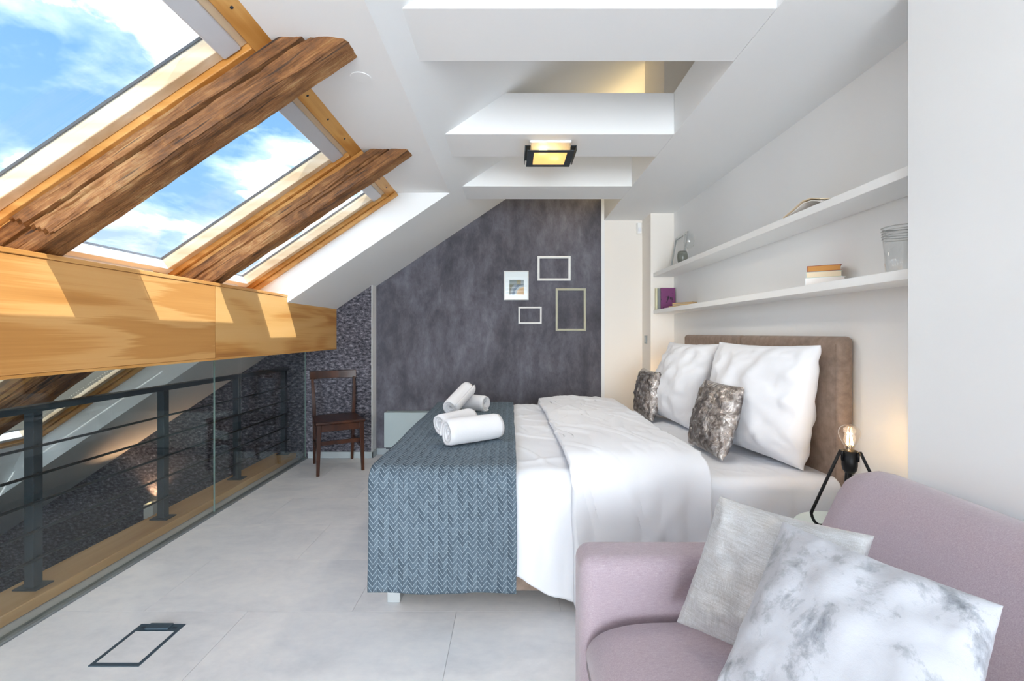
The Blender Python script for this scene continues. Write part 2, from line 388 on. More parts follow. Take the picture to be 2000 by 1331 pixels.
# rear wall with an assumed opening for the fill light behind the camera, and the rest of the lower room
rw = MB().box((-1.99, REAR - .15, 0), (-1.35, REAR, 2.6)).box((1.15, REAR - .15, 0), (1.75, REAR, 2.6)).box((-1.35, REAR - .15, 0), (1.15, REAR, .22)).box((-1.35, REAR - .15, 2.28), (1.15, REAR, 4.2)).box((-5.4, REAR - .15, -2.6), (-1.99, REAR, 1.5)).box((-2.0, REAR - .15, 1.4), (-1.35, REAR, 3.2)).box((1.15, REAR - .15, 2.5), (1.75, REAR, 4.2))
rw.build('wall_rear', 'plaster', kind='structure')
bx((-5.5, REAR, -2.6), (-5.3, YB, -.6)).build('wall_knee', 'lunar', kind='structure')
bx((-5.5, REAR, -2.75), (-2.2, YB, -2.6)).build('floor_lower', 'lowfloor', kind='structure')
bx((-2.34, REAR, -2.6), (-2.31, YL, -.01)).build('wall_lower', 'plaster', kind='structure')
# baseboards
bx((-1.366, YB - .014, 0), (.896, YB, .062)).build('baseboard_back', 'grey_base', kind='structure', bevel=.003)
bx((-1.99, YL - .014, 0), (-1.352, YL - .001, .062)).build('baseboard_back_left', 'grey_base', kind='structure', bevel=.003)
bx((-1.366, YL - .014, 0), (-1.352, YB - .014, .062)).build('baseboard_corner', 'grey_base', kind='structure', bevel=.003)
# ceiling
ce = MB().prism([(XL1, sl(XL1)), (-.88, 2.292), (-.94, 2.40), (1.75, 4.25), (1.75, sl(1.75))], REAR, YR).build('ceiling', 'plaster', kind='structure', loc=(0, 0, 2.3))
MB().prism([(1.75, sl(1.75)), (-5.5, sl(-5.5)), (-5.5, sl(-5.5) + .45), (1.75, 4.25)], YR, YB + .15).build('sloped_ceiling', 'plaster', ce)
MB().prism([(-3.92, -.03), (-3.72, .36), (-3.74, .52), (-5.5, -.66), (-5.5, sl(-5.5))], REAR, YR).build('sloped_ceiling_foot', 'plaster', ce)
bx((.925, REAR, ZC), (1.75, YB, 2.595)).build('flat_ceiling', 'plaster', ce)
for (a, b_) in ((-4.3, -3.98), (-3.32, -3.0), (-2.33, -2.01), (-1.35, -1.03), (-.37, -.05), (.61, .93), (1.586, 1.898), (2.592, 2.922), (3.513, 3.85)):
    xb = (ZC - Z0) / SL - .03; xt = (2.59 - Z0) / SL - .03
    MB().prism([(xb, ZC), (.925, ZC), (.925, 2.59), (xt, 2.59)], a, b_).build('ceiling_beam', 'plaster', ce, bevel=.004, seg=2)
bx((1.25, REAR, 2.595), (1.75, YB, 4.0)).build('loft_wall', 'plaster_warm', ce)
bx((1.02, 3.05, 2.595), (1.25, 3.5, 3.4)).build('loft_post', 'plaster_warm', ce)
lw = bpy.data.lights.new('loft_lamp', 'POINT'); lw.energy = 3.0; lw.color = (1, .76, .40); lw.shadow_soft_size = .08
lo = bpy.data.objects.new('loft_lamp', lw); COL.objects.link(lo); lo.location = (1.08, 4.15, 2.80)
# round cover on the lining
cv = thing('round_cover', (-.633, 1.905, 2.292), 'small round white flush cover on the white lining beside the big timber', 'cover')
MB().lathe([(0, -.001), (.038, -.001), (.040, .001), (.040, .002)], (-.633, 1.905, 2.290)).build('disc', 'plaster', cv)
MB().lathe([(.038, -.0015), (.041, -.0015), (.0425, .001), (.038, .001)], (-.633, 1.905, 2.290)).build('ring', 'plaster', cv)

# ------------------------------------------------------------------ roof windows
TH = math.atan(.68); CT, ST = math.cos(TH), math.sin(TH)
def slope_T(xt, zt):
    return lambda p: Vector((xt - p[0] * CT - p[2] * ST, p[1], zt - p[0] * ST + p[2] * CT))   # p = (down the slope, y, outward)
wn = [0]
def roof_window(Y0, Y1, xt, zt, Ls, blind=False, sun_stop=True):
    wn[0] += 1
    T = slope_T(xt, zt); rt = thing('window_%d' % wn[0], T((Ls, (Y0 + Y1) / 2, 0)), kind='structure')
    fw, sw = .05, .045
    fr = bx((0, Y0, 0), (fw * 1.5, Y1, .09), T).build('frame_head', 'pine', rt, bevel=.003, seg=2)
    for q in (.25, .5, .75) if not blind else ():
        c = T((fw * .7, Y0 + (Y1 - Y0) * q, -.0005)); ax = T((0, 0, 1)) - T((0, 0, 0))
        MB().tube([c + ax * .004, c - ax * .0008], .006, 10).build('screw_cap', 'seal', fr)
    bx((Ls - fw, Y0, 0), (Ls, Y1, .09), T).build('frame_sill', 'pine', rt, bevel=.003, seg=2)
    for a, b_ in ((Y0, Y0 + fw), (Y1 - fw, Y1)):
        j = bx((fw * 1.5, a, 0), (Ls - fw, b_, .09), T).build('frame_jamb', 'pine_x', rt, bevel=.004, seg=2)
        oy = (Y0, Y0 + .028) if a == Y0 else (Y1 - .028, Y1)
        bx((.002, oy[0], -.030), (Ls, oy[1], -.002), T).build('lining_board', 'pine_x', j, bevel=.003, seg=2)
    a, b_ = Y0 + fw + .002, Y1 - fw - .002; s0 = fw * 1.5 + .002; s1 = Ls - fw - .002
    bx((s0, a, .022), (s0 + sw, b_, .085), T).build('sash_top_rail', 'sash_y', rt, bevel=.004)
    bx((s1 - sw, a, .022), (s1, b_, .085), T).build('sash_bottom_rail', 'sash_white', rt, bevel=.004)
    for p, q in ((a, a + sw), (b_ - sw, b_)):
        MB().box((s0 + sw, p, .022), (s1 - sw, q, .085), T).build('sash_stile', 'sash', rt, bevel=.004)
    q0, q1, p0, p1 = s0 + sw, s1 - sw, a + sw, b_ - sw
    gl = bx((q0, p0, .062), (q1, p1, .068), T).build('glass_pane', 'glass', rt)
    e = MB()
    for A, B in (((q0, p0, .0855), (q0 + .004, p1, .096)), ((q1 - .004, p0, .0855), (q1, p1, .096)), ((q0, p0, .0855), (q1, p0 + .004, .096)), ((q0, p1 - .004, .0855), (q1, p1, .096))): e.box(A, B, T)
    e.build('glazing_seal', 'seal', gl)
    e = MB()
    for A, B in (((-.03, Y0 - .02, .0905), (q0 - .02, Y1 + .02, .105)), ((q1 + .02, Y0 - .02, .0905), (Ls + .03, Y1 + .02, .105)), ((s0, Y0 - .02, .0905), (s1, p0 - .02, .105)), ((s0, p1 + .02, .0905), (s1, Y1 + .02, .105))): e.box(A, B, T)
    if sun_stop: e.box((-.03, Y0 - .02, .105), (.128, Y1 + .02, .150), T)  # unseen strip added outside to shorten the sun patches on the parapet
    e.build('outer_cladding', 'exterior', rt)
    if not blind:
        bx((s0 + .028, a + .003, .012), (s0 + .105, b_ - .003, .058), T).build('blind_cassette', 'cassette', rt, bevel=.008)
        bx((s1 - .012, a + .12, .012), (s1 + .012, b_ - .12, .030), T).build('handle_bar', 'sash_white', rt, bevel=.004)
    else:
        # pleated blind, nearly closed, with cord holes
        pitch = .021; n = int((q1 - q0 - .10) / pitch); ys = [p0 + .020, p0 + .06, p0 + .066, (p0 + p1) / 2 - .003, (p0 + p1) / 2 + .003, p1 - .066, p1 - .06, p1 - .020]
        mb = MB()
        for i in range(n):
            sA = q0 + i * pitch
            for (u0, n0, u1, n1) in ((sA, .052, sA + pitch / 2, .036), (sA + pitch / 2, .036, sA + pitch, .052)):
                for j in range(len(ys) - 1):
                    um, nm = (u0 + u1) / 2, (n0 + n1) / 2; e0, e1 = .36, .64
                    if j in (1, 3, 5):
                        for f0, f1 in ((0, e0), (e1, 1)):
                            k = len(mb.v)
                            mb.v += [T((u0 + (u1 - u0) * f0, ys[j], n0 + (n1 - n0) * f0)), T((u0 + (u1 - u0) * f0, ys[j + 1], n0 + (n1 - n0) * f0)), T((u0 + (u1 - u0) * f1, ys[j + 1], n0 + (n1 - n0) * f1)), T((u0 + (u1 - u0) * f1, ys[j], n0 + (n1 - n0) * f1))]
                            mb.f.append((k, k + 1, k + 2, k + 3))
                    else:
                        k = len(mb.v); mb.v += [T((u0, ys[j], n0)), T((u0, ys[j + 1], n0)), T((u1, ys[j + 1], n1)), T((u1, ys[j], n1))]; mb.f.append((k, k + 1, k + 2, k + 3))
        bl = mb.build('pleated_blind', 'blind', rt, recalc=False)
        bx((q0 + n * pitch, a + sw + .002, .035), (q0 + n * pitch + .02, b_ - sw - .002, .055), T).build('blind_bottom_bar', 'sash_white', bl)
m, g, b = newmat('beige_pleated_fabric'); b.inputs['Base Color'].default_value = lin('#BDB6A8'); b.inputs['Roughness'].default_value = .9
tl_ = g.n('ShaderNodeBsdfTranslucent', i_0=lin('#C9BFAE')); mx_ = g.n('ShaderNodeMixShader', i_0=.35, i_1=b.outputs[0], i_2=tl_.outputs[0]); g.L.new(mx_.outputs[0], g.N['Material Output'].inputs[0])
M['blind'] = m
ZT = 2.296; LU = (2.03 - .88) / CT
XLOW, ZLOW = -2.14, ZT + .68 * (-2.14 + .88); LLO = (3.70 - 2.14) / CT
WY = [(1.80, 2.695), (2.765, YR - .002), (.80, 1.70), (-.20, .70), (-1.20, -.30), (-2.2, -1.30), (-3.2, -2.30), (-4.2, -3.30)]
for k, (a, b_) in enumerate(WY[:4]): roof_window(a, b_, -.88, ZT, LU, sun_stop=(k != 1))
for a, b_ in WY[:3]: roof_window(a, b_, XLOW, ZLOW, LLO, True)
for a, b_ in WY[4:]: roof_window(a, b_, -.88, ZT, LU)
# strips of lining between neighbouring roof windows, and the solid roof between the two rows
T = slope_T(-.88, ZT); Lall = (3.72 - .88) / CT
tn = 3
for a, b_ in ((2.695, 2.765), (1.70, 1.80), (.70, .80), (-.30, -.20), (-1.30, -1.20), (-2.30, -2.20), (-3.30, -3.20)):
    bx((0, a, .012), (Lall, b_, .100), T).build('trim_%d' % tn, 'white', kind='structure'); tn += 1
bx(((2.03 - .88) / CT, REAR, .02), ((2.14 - .88) / CT, YR, .100), T).build('trim_%d' % tn, 'white', kind='structure'); tn += 1
bx(((2.14 - .88) / CT, REAR, .02), (Lall, .80, .100), T).build('ceiling_lower_roof', 'plaster', kind='structure')
bx((0, REAR, .02), (LU, -4.2, .100), T).build('trim_%d' % tn, 'white', kind='structure'); tn += 1

# ------------------------------------------------------------------ old rafters
def rafter(Y0, Y1, xb, h, label, seed, notch=None, crack=1.0, xlo=-4.9, xhi=-.42):
    # underside passes (xb, 2.292); local x runs down the slope, y across, z outward
    o0 = Vector((xhi, (Y0 + Y1) / 2, 2.292 + .68 * (xhi - xb))); L = (xhi - xlo) / CT; W = (Y1 - Y0)
    nL = 360; per = []
    ns = 9
    for i in range(ns): per.append((-.5 + i / ns, 0, 0))          # underside, near to far
    for i in range(ns): per.append((.5, i / ns, 1))              # far side
    for i in range(ns): per.append((.5 - i / ns, 1, 2))          # top
    for i in range(44): per.append((-.5, 1 - i / 44, 3))         # near side, top to bottom
    mb = MB(); n = len(per)
    for i in range(nL + 1):
        s = L * i / nL
        wx = nz(s * 1.3, seed) * .008; hz = nz(s * 1.1, seed + 5) * .008
        wane = max(0, nz(s * 1.7, seed + 9) + .15) * .035
        cy = .60 + .10 * nz(s * 1.1, seed + 3) + .05 * nz(s * 4, seed + 4)      # crack height on the near side
        cd = max(.25, min(1, .95 + 1.0 * nz(s * .9, seed + 21))) * .05; cw = .0045 + .0055 * max(0, min(1, .5 + 1.5 * nz(s * 1.3, seed + 31)))
        cy2 = cy - .16 + .08 * nz(s * 2, seed + 13); cd2 = max(0, min(1, 2.2 * nz(s * 1.6, seed + 41))) * .022
        for (a, c, side) in per:
            y = a * W + wx; z = c * h + hz
            k = min(abs(c), abs(1 - c)); r = .012
            if side == 3:
                d = abs(c - cy) * h
                if d < max(.0018, cw * crack): y += cd * crack
                d2 = abs(c - cy2) * h
                if d2 < .0035: y += cd2
                y += .0025 * nz(s * 9, c * 40, seed + 17)
                y += .006 * nz(s * 5, c * 6, seed)
                if c < .25: y += wane * (1 - c / .25) ** 2
                if notch and s > notch + .10 * (c - .5): y += .022
            if side == 0:
                z += .005 * nz(s * 5, a * 6, seed + 2)
                if a < -.25: z += wane * ((-.25 - a) / .25) ** 2
            if side == 1: y += .006 * nz(s * 5, c * 6, seed + 7)
            # rounded arrises
            if abs(a) > .49 and (c < .02 or c > .98): y -= math.copysign(r * .5, a); z += r * .5 * (1 if c < .5 else -1)
            z += .004 * nz(s * 11, a * 5 + c * 7, seed + 1)
            mb.v.append(Vector((-s, y, z)))
    for i in range(nL):
        for j in range(n): mb.f.append((i * n + j, i * n + (j + 1) % n, (i + 1) * n + (j + 1) % n, (i + 1) * n + j))
    mb.f += [tuple(range(n)), tuple(nL * n + j for j in range(n - 1, -1, -1))]
    o = mb.build('rafter', 'timber', smooth=True, loc=(0, 0, 0), label=label, cat='beam', group='old timber rafters under the roof windows')
    o.data.set_sharp_from_angle(angle=.7)
    o.rotation_euler = (0, -TH, 0); o.location = o0
    return o
rafter(1.645, 1.780, -.605, .140, 'thick old hewn timber rafter with long split, the nearer and thicker of the two', 3.1, notch=(1.70 - .42) / CT)
rafter(2.645, 2.765, -.600, .128, 'thinner old timber rafter between the two farther roof windows', 14.7, crack=.35)

# ------------------------------------------------------------------ wooden parapet panel
pp = thing('parapet_panel', (-1.9, 1.0, 1.065), 'long ash-veneered box beam with shelf top below the roof windows, above the glass', 'parapet')
bx((-2.05, REAR, 1.075), (XP - .002, .56, 1.492)).build('veneer_panel', 'ash_light', pp, bevel=.002, seg=1)
bx((-2.05, .563, 1.075), (XP, 2.632, 1.492)).build('veneer_panel', 'ash', pp, bevel=.002, seg=1)
MB().prism([(-2.05, 1.075), (XP, 1.075), (XP, 1.492), (-2.05, 1.492)], 2.635, YR).box((-2.05, YR, 1.075), (XP, YL - .001, sl(XP) + .0)).build('veneer_panel', 'ash_light', pp)
bx((-2.06, REAR, 1.493), (XP + .004, YR - .002, 1.512)).build('ledge_board', 'ash', pp, bevel=.003, seg=2)
bx((-2.05, REAR, 1.063), (XP + .001, YL - .001, 1.0745)).build('edge_strip', 'pine', pp)

# ------------------------------------------------------------------ kerb, railing, glass
bx((-2.31, REAR, 0), (-2.107, YL - .002, .05)).build('oak_kerb', 'oak', bevel=.006, label='low oak kerb board carrying the railing posts along the floor edge', cat='kerb')
XG = -2.015
gb = thing('glass_balustrade', (XG, 1.0, 0), 'full-height clear glass screen between floor channel and wooden parapet', 'glass screen')
bx((-2.035, REAR, -.004), (-1.992, YL - .015, .010)).build('floor_channel', 'channel', gb, bevel=.002, seg=1)
for a, b_ in ((3.083, YL - .016), (1.713, 3.077), (.343, 1.707), (-1.03, .337), (REAR + .01, -1.036)):
    p = bx((XG - .005, a, .0105), (XG + .005, b_, 1.062)).build('glass_pane', 'bal_glass', gb)
M['glass_edge'] = simple('green_glass_edge', '#8FA8A2', .15, 0, spec=.8)
for y in (3.080, 1.710, .340): bx((XG - .004, y - .003, .011), (XG + .004, y + .003, 1.062)).build('glass_joint', 'glass_edge', gb)
bx((XG - .004, YL - .0158, .011), (XG + .004, YL - .0125, 1.062)).build('glass_joint', 'glass_edge', gb)
rl = thing('metal_railing', (-2.21, 2.0, .05), 'anthracite steel railing with five thin rods standing behind the glass', 'railing')
XR = -2.208
for y in (4.405, 3.655, 2.88, 2.10, 1.32, .54, -.24):
    p = bx((XR - .022, y - .022, .055), (XR + .022, y + .022, .857)).build('post', 'darkmetal', rl, bevel=.002, seg=1)
    bx((XR - .055, y - .042, .0505), (XR + .055, y + .042, .057)).build('base_plate', 'darkmetal', p, bevel=.001, seg=1)
    for z in (.70, .57, .445, .315, .185):
        MB().tube([(XR + .022, y, z), (XR + .034, y, z)], .010, 10).build('rod_clip', 'darkmetal', p)
bx((XR - .028, REAR, .857), (XR + .028, YL - .003, .888)).build('handrail', 'darkmetal', rl, bevel=.003, seg=2)
for z in (.70, .57, .445, .315, .185):
    MB().tube([(XR + .030, REAR, z), (XR + .030, YL - .003, z)], .0065, 10).build('rod', 'darkmetal', rl, smooth=True)
# white up-light on the dark wall below
sco = thing('wall_light', (-3.48, YL, -.58), 'small white box wall light glowing upward on the dark wallpaper', 'wall light')
MB().box((-3.53, YL - .09, -.56), (-3.44, YL - .084, -.425)).box((-3.53, YL - .084, -.56), (-3.524, YL - .001, -.425)).box((-3.446, YL - .084, -.56), (-3.44, YL - .001, -.425)).box((-3.524, YL - .084, -.56), (-3.446, YL - .001, -.553)).build('shell', 'sconce', sco)
MB().lathe([(0, 0), (.02, .004), (.02, .03), (.012, .05), (0, .055)], (-3.485, YL - .045, -.51), 12).build('bulb', 'bulb_on', sco, smooth=True)
lw = bpy.data.lights.new('wall_light_glow', 'SPOT'); lw.energy = 6; lw.color = (1, .55, .28); lw.shadow_soft_size = .02; lw.spot_size = 1.7; lw.spot_blend = .6
lo = bpy.data.objects.new('wall_light_glow', lw); COL.objects.link(lo); lo.location = (-3.485, YL - .045, -.40); lo.rotation_euler = (math.pi, 0, 0)

# ------------------------------------------------------------------ shelves
for z, nm, lb in ((1.750, 'wall_shelf', 'upper long white floating shelf on the right wall'), (1.402, 'wall_shelf', 'lower long white floating shelf on the right wall above the headboard')):
    bx((1.335, 1.509, z), (XW - .0005, 4.2995, z + .036)).build(nm, 'white', bevel=.002, seg=1, label=lb, cat='shelf', group='white shelves')

# ================================================================== RADIATOR, CHAIR, FLOOR BOX
rd = thing('radiator', (-.75, YB - .08, .10), 'low flat pale grey radiator box on the grey wall behind the bed', 'radiator')
bx((-1.25, YB - .135, .10), (-.15, YB - .02, .443)).build('cover', 'radiator', rd, bevel=.003, seg=1)
bx((-1.235, YB - .12, .085), (-.165, YB - .03, .10)).build('underside_grille', 'darkmetal', rd)
bx((-1.1, YB - .02, .2), (-.3, YB, .4)).build('wall_bracket', 'darkmetal', rd)

fb = thing('floor_socket_box', (-1.457, 1.784, 0), 'anthracite framed floor socket box with inset lid and cable flap', 'floor box')
X0, X1, Y0, Y1 = -1.550, -1.364, 1.663, 1.904
M['boxblue'] = simple('blue_grey_plastic', '#3F505C', .45)
fr = MB().box((X0, Y0, .0005), (X1, Y0 + .016, .003)).box((X0, Y0 + .016, .0005), (X0 + .013, Y1, .003)).box((X1 - .013, Y0 + .016, .0005), (X1, Y1, .003)).box((X0 + .013, Y1 - .045, .0005), (X1 - .013, Y1, .003))
fr.build('rim', 'boxblue', fb)
bx((X0 + .0145, Y0 + .0175, .0003), (X1 - .0145, Y1 - .0465, .0022)).build('lid', 'tile', fb)
bx((X0 + .045, Y1 - .042, .003), (X1 - .045, Y1 - .006, .012)).build('cable_flap', 'boxblue', fb, bevel=.003)
for x in (X0 + .028, X1 - .028): bx((x - .008, Y1 - .030, .003), (x + .008, Y1 - .022, .0042)).build('latch', 'darkmetal', fb)

# chair, built facing -y then turned
ch = thing('dining_chair', (0, 0, 0), 'dark brown wooden chair with open back standing beside the glass screen', 'chair')
bm_ = MB()
sp = [(-.205, -.215), (.205, -.215), (.19, .20), (-.19, .20)]
bm_.prism(sp, .432, .458, 'Z'); bm_.build('seat', 'chairwood', ch, bevel=.009, seg=3)
for s in (-1, 1):
    MB().add([(s * .195, -.205, .432), (s * .155, -.205, .432), (s * .155, -.165, .432), (s * .195, -.165, .432), (s * .198, -.208, 0), (s * .173, -.208, 0), (s * .173, -.183, 0), (s * .198, -.183, 0)],
             [(0, 1, 2, 3), (7, 6, 5, 4), (0, 4, 5, 1), (1, 5, 6, 2), (2, 6, 7, 3), (3, 7, 4, 0)]).build('leg', 'chairwood', ch, bevel=.003, seg=2)
    pr = [(.235, 0), (.19, .43), (.185, .55), (.205, .70), (.232, .80)]; xx = [.168, .172, .176, .182, .186]
    mb = MB(); hw = [.014, .019, .019, .017, .014]
    for i, (y, z) in enumerate(pr):
        d = hw[i]; x = s * xx[i]; mb.v += [Vector(q) for q in ((x - d * .8, y - d, z), (x + d * .8, y - d, z), (x + d * .8, y + d, z), (x - d * .8, y + d, z))]
    for i in range(4):
        for j in range(4): mb.f.append((i * 4 + j, i * 4 + (j + 1) % 4, i * 4 + 4 + (j + 1) % 4, i * 4 + 4 + j))
    mb.f += [(3, 2, 1, 0), (16, 17, 18, 19)]
    mb.build('leg', 'chairwood', ch, bevel=.004, seg=2)
    bx((s * .165 - .010, -.17, .372), (s * .165 + .010, .18, .43)).build('apron', 'chairwood', ch, bevel=.002, seg=1)
    bx((s * .175 - .008, -.18, .20), (s * .175 + .008, .215, .232)).build('stretcher', 'chairwood', ch, bevel=.003, seg=2)
bx((-.16, -.196, .372), (.16, -.176, .43)).build('apron', 'chairwood', ch, bevel=.002, seg=1)
bx((-.16, .165, .372), (.16, .185, .43)).build('apron', 'chairwood', ch, bevel=.002, seg=1)
bx((-.162, -.192, .255), (.162, -.178, .29)).build('stretcher', 'chairwood', ch, bevel=.003, seg=2)
mb = MB()
n = 16
for i in range(n + 1):
    t = -1 + 2 * i / n; x = t * .208; yb = .242 + .020 * (1 - t * t); zt = .862; zb = .785 + .008 * (1 - t * t) - .0 * abs(t)
    mb.v += [Vector(q) for q in ((x, yb - .010, zb), (x, yb + .010, zb), (x, yb + .018, zt), (x, yb - .006, zt))]
for i in range(n):
    for j in range(4): mb.f.append((i * 4 + j, i * 4 + (j + 1) % 4, i * 4 + 4 + (j + 1) % 4, i * 4 + 4 + j))
mb.f += [(3, 2, 1, 0), (n * 4, n * 4 + 1, n * 4 + 2, n * 4 + 3)]
mb.build('top_rail', 'chairwood', ch, bevel=.003, seg=2)
ch.location = (-1.585, 4.13, 0); ch.rotation_euler = (0, 0, math.radians(29.4))

# ================================================================== WALL THINGS
def frame_bars(x0, x1, z0, z1, w_, y0, y1):
    mb = MB()
    o = [(x0, z0), (x1, z0), (x1, z1), (x0, z1)]; i_ = [(x0 + w_, z0 + w_), (x1 - w_, z0 + w_), (x1 - w_, z1 - w_), (x0 + w_, z1 - w_)]
    m_ = [(x0 + w_ * .45, z0 + w_ * .45), (x1 - w_ * .45, z0 + w_ * .45), (x1 - w_ * .45, z1 - w_ * .45), (x0 + w_ * .45, z1 - w_ * .45)]
    vs = [(a, y1, c) for a, c in o] + [(a, y0 + .004, c) for a, c in o] + [(a, y0, c) for a, c in m_] + [(a, y0 + .007, c) for a, c in i_] + [(a, y1, c) for a, c in i_]
    fs = []
    for r in range(4):
        for k in range(4): fs.append((r * 4 + k, r * 4 + (k + 1) % 4, r * 4 + 4 + (k + 1) % 4, r * 4 + 4 + k))
    for k in range(4): fs.append((16 + k, 16 + (k + 1) % 4, (k + 1) % 4, k))
    return mb.add(vs, fs)
def rect(px0, py0, px1, py1, Y=YB - .015):
    a = PX(px0, py0, Y); b_ = PX(px1, py1, Y); return a.x, b_.x, b_.z, a.z
M['champagne'] = simple('champagne_frame', '#C6C6B2', .4, .3)
x0, x1, z0, z1 = rect(1049.5, 500.5, 1114.5, 548.5)
frame_bars(x0, x1, z0, z1, .023, YB - .022, YB - .001).build('picture_frame', 'white', label='empty white picture frame, wide, highest of the group on the grey wall', cat='picture frame', group='empty frames')
x0, x1, z0, z1 = rect(1012.5, 599.5, 1058, 633)
frame_bars(x0, x1, z0, z1, .016, YB - .020, YB - .001).build('picture_frame', 'white', label='smallest empty white picture frame, below the framed print', cat='picture frame', group='empty frames')
x0, x1, z0, z1 = rect(1085.5, 563.5, 1144.5, 647)
frame_bars(x0, x1, z0, z1, .022, YB - .022, YB - .001).build('picture_frame', 'champagne', label='tall empty champagne-coloured picture frame at right of the group', cat='picture frame', group='empty frames')
x0, x1, z0, z1 = rect(984, 529.5, 1032.5, 586.5)
pf = thing('framed_print', (0, YB, z0), 'small framed abstract print with wide white mat on the grey wall', 'picture')
frame_bars(x0, x1, z0, z1, .010, YB - .020, YB - .001).build('frame', 'white', pf)
bx((x0 + .009, YB - .008, z0 + .009), (x1 - .009, YB - .003, z1 - .009)).build('mat_board', 'white', pf)
ax0, ax1, az0, az1 = rect(995, 547, 1023, 576, YB - .009)
m, g, b = newmat('abstract_print')
v = g.n('ShaderNodeSeparateXYZ', i_0=g.n('ShaderNodeTexCoord').outputs['Generated'])
d1 = g.m('ADD', v.outputs[0], g.m('MULTIPLY', v.outputs[2], -.55)); arc = g.m('POWER', g.m('ADD', g.m('POWER', g.m('SUBTRACT', v.outputs[0], 1.0), 2.0), g.m('POWER', v.outputs[2], 2.0)), .5)
c = g.ramp(arc, [(0, '#C99A5E'), (.45, '#D8B27E'), (.52, '#AEB4B8'), (.64, '#5E6E80'), (.80, '#8B9298'), (.95, '#6E6A55')], 'CONSTANT')
c = g.mix(g.m('GREATER_THAN', v.outputs[2], .68), c, g.ramp(v.outputs[0], [(0, '#7C8480'), (.5, '#8E8562'), (.8, '#9AA0A4')], 'CONSTANT'))
g.L.new(c, b.inputs['Base Color']); b.inputs['Roughness'].default_value = .6
bx((ax0, YB - .0095, az0), (ax1, YB - .0082, az1)).build('print', m, pf)
bx((x0 + .009, YB - .0125, z0 + .009), (x1 - .009, YB - .0110, z1 - .009)).build('glazing', 'glass', pf)
# motion sensor and light switch
ms = thing('motion_sensor', (1.275, YB, 2.20), 'small white motion sensor high in the corner by the pillar', 'sensor')
mb = MB(); mb.prism([(-.028, 0), (.028, 0), (.020, -.032), (-.020, -.032)], -.055, .055, 'Z')
mb.v = [p + Vector((1.275, YB - .001, 2.27)) for p in mb.v]; mb.build('housing', 'white', ms, bevel=.006)
mb = MB(); mb.prism([(-.016, 0), (.016, 0), (.012, -.005), (-.012, -.005)], -.035, .005, 'Z')
mb.v = [p + Vector((1.275, YB - .033, 2.27)) for p in mb.v]; mb.build('lens', 'cotton', ms, bevel=.002)
sw_ = thing('light_switch', (XN, 4.44, 1.12), 'grey square light switch on the pillar side', 'switch')
bx((XN - .010, 4.405, 1.118), (XN - .0005, 4.475, 1.196)).build('plate', 'channel', sw_, bevel=.002, seg=1)
bx((XN - .014, 4.415, 1.130), (XN - .0105, 4.465, 1.184)).build('rocker', 'steel', sw_, bevel=.001, seg=1)

# ceiling light on the second beam
cl_ = thing('ceiling_light', (.228, 2.79, ZC), 'square ceiling light with dark frame and lit frosted glass under a white beam', 'ceiling light')
cx, cy = .228, 2.78
bx((cx - .122, cy - .11, ZC - .014), (cx + .122, cy + .11, ZC - .0005)).build('base_plate', 'white', cl_, bevel=.002, seg=1)
mb = MB()
for a, b_ in (((cx - .115, cy - .105), (cx + .115, cy - .101)), ((cx - .115, cy + .101), (cx + .115, cy + .105)), ((cx - .115, cy - .101), (cx - .111, cy + .101)), ((cx + .111, cy - .101), (cx + .115, cy + .101))):
    mb.box(a + (ZC - .060,), b_ + (ZC - .0142,))
mb.build('glass_box', 'thin_glass', cl_)
zf = ZC - .066
ring = MB().box((cx - .138, cy - .13, zf - .004), (cx + .138, cy - .098, zf)).box((cx - .138, cy + .098, zf - .004), (cx + .138, cy + .13, zf)).box((cx - .138, cy - .098, zf - .004), (cx - .098, cy + .098, zf)).box((cx + .098, cy - .098, zf - .004), (cx + .138, cy + .098, zf))
ring.build('frame', 'darkmetal', cl_, bevel=.001, seg=1)
for s in (-1, 1):
    bx((cx + s * .150 - .002, cy - .115, zf + .004), (cx + s * .150 + .002, cy + .115, zf + .034)).build('side_fin', 'darkmetal', cl_)
    bx((cx + s * .118, cy - .115, zf + .0305), (cx + s * .150, cy + .115, zf + .034)).build('side_bracket', 'darkmetal', cl_)
bx((cx - .108, cy - .104, zf + .0005), (cx + .108, cy + .104, zf + .005)).build('diffuser', 'frosted', cl_)
for dx, dy in ((-.04, -.035), (.035, .045)):
    MB().tube([(cx + dx - .025, cy + dy, ZC - .040), (cx + dx + .025, cy + dy, ZC - .040)], .012, 12).build('bulb', 'bulb_on', cl_, smooth=True)
lw = bpy.data.lights.new('ceiling_lamp_glow', 'SPOT'); lw.energy = 14; lw.color = (1, .90, .76); lw.shadow_soft_size = .09; lw.spot_size = 2.75; lw.spot_blend = .7
lo = bpy.data.objects.new('ceiling_lamp_glow', lw); COL.objects.link(lo); lo.location = (cx, cy, zf - .09)

# ================================================================== BED
bed = thing('double_bed', (.45, 2.95, 0), 'taupe upholstered double bed with tall padded headboard and silver feet', 'bed')
BN, BF = 2.055, 3.86
bx((-.575, BN, .048), (1.455, BF, .315)).build('base', 'taupe', bed, bevel=.02, seg=4)
for x in (-.535, 1.36):
    for y in (BN + .002, BF - .09): bx((x - .03, y, 0), (x + .03, y + .075, .049)).build('leg', 'silverleg', bed, bevel=.003, seg=1)
for a, b_ in ((2.025, 2.925), (2.931, 3.875)):
    hb = MB(); N1, N2 = 24, 24
    hb.box((1.462, a, .02), (XW - .002, b_, 1.205))
    h = hb.build('headboard_panel', 'taupe', bed, bevel=.026, seg=6)
    bx((1.462 + .012, a + .03, .3), (1.462 - .002, a + .034, 1.17)).build('stitched_seam', 'taupe', h)

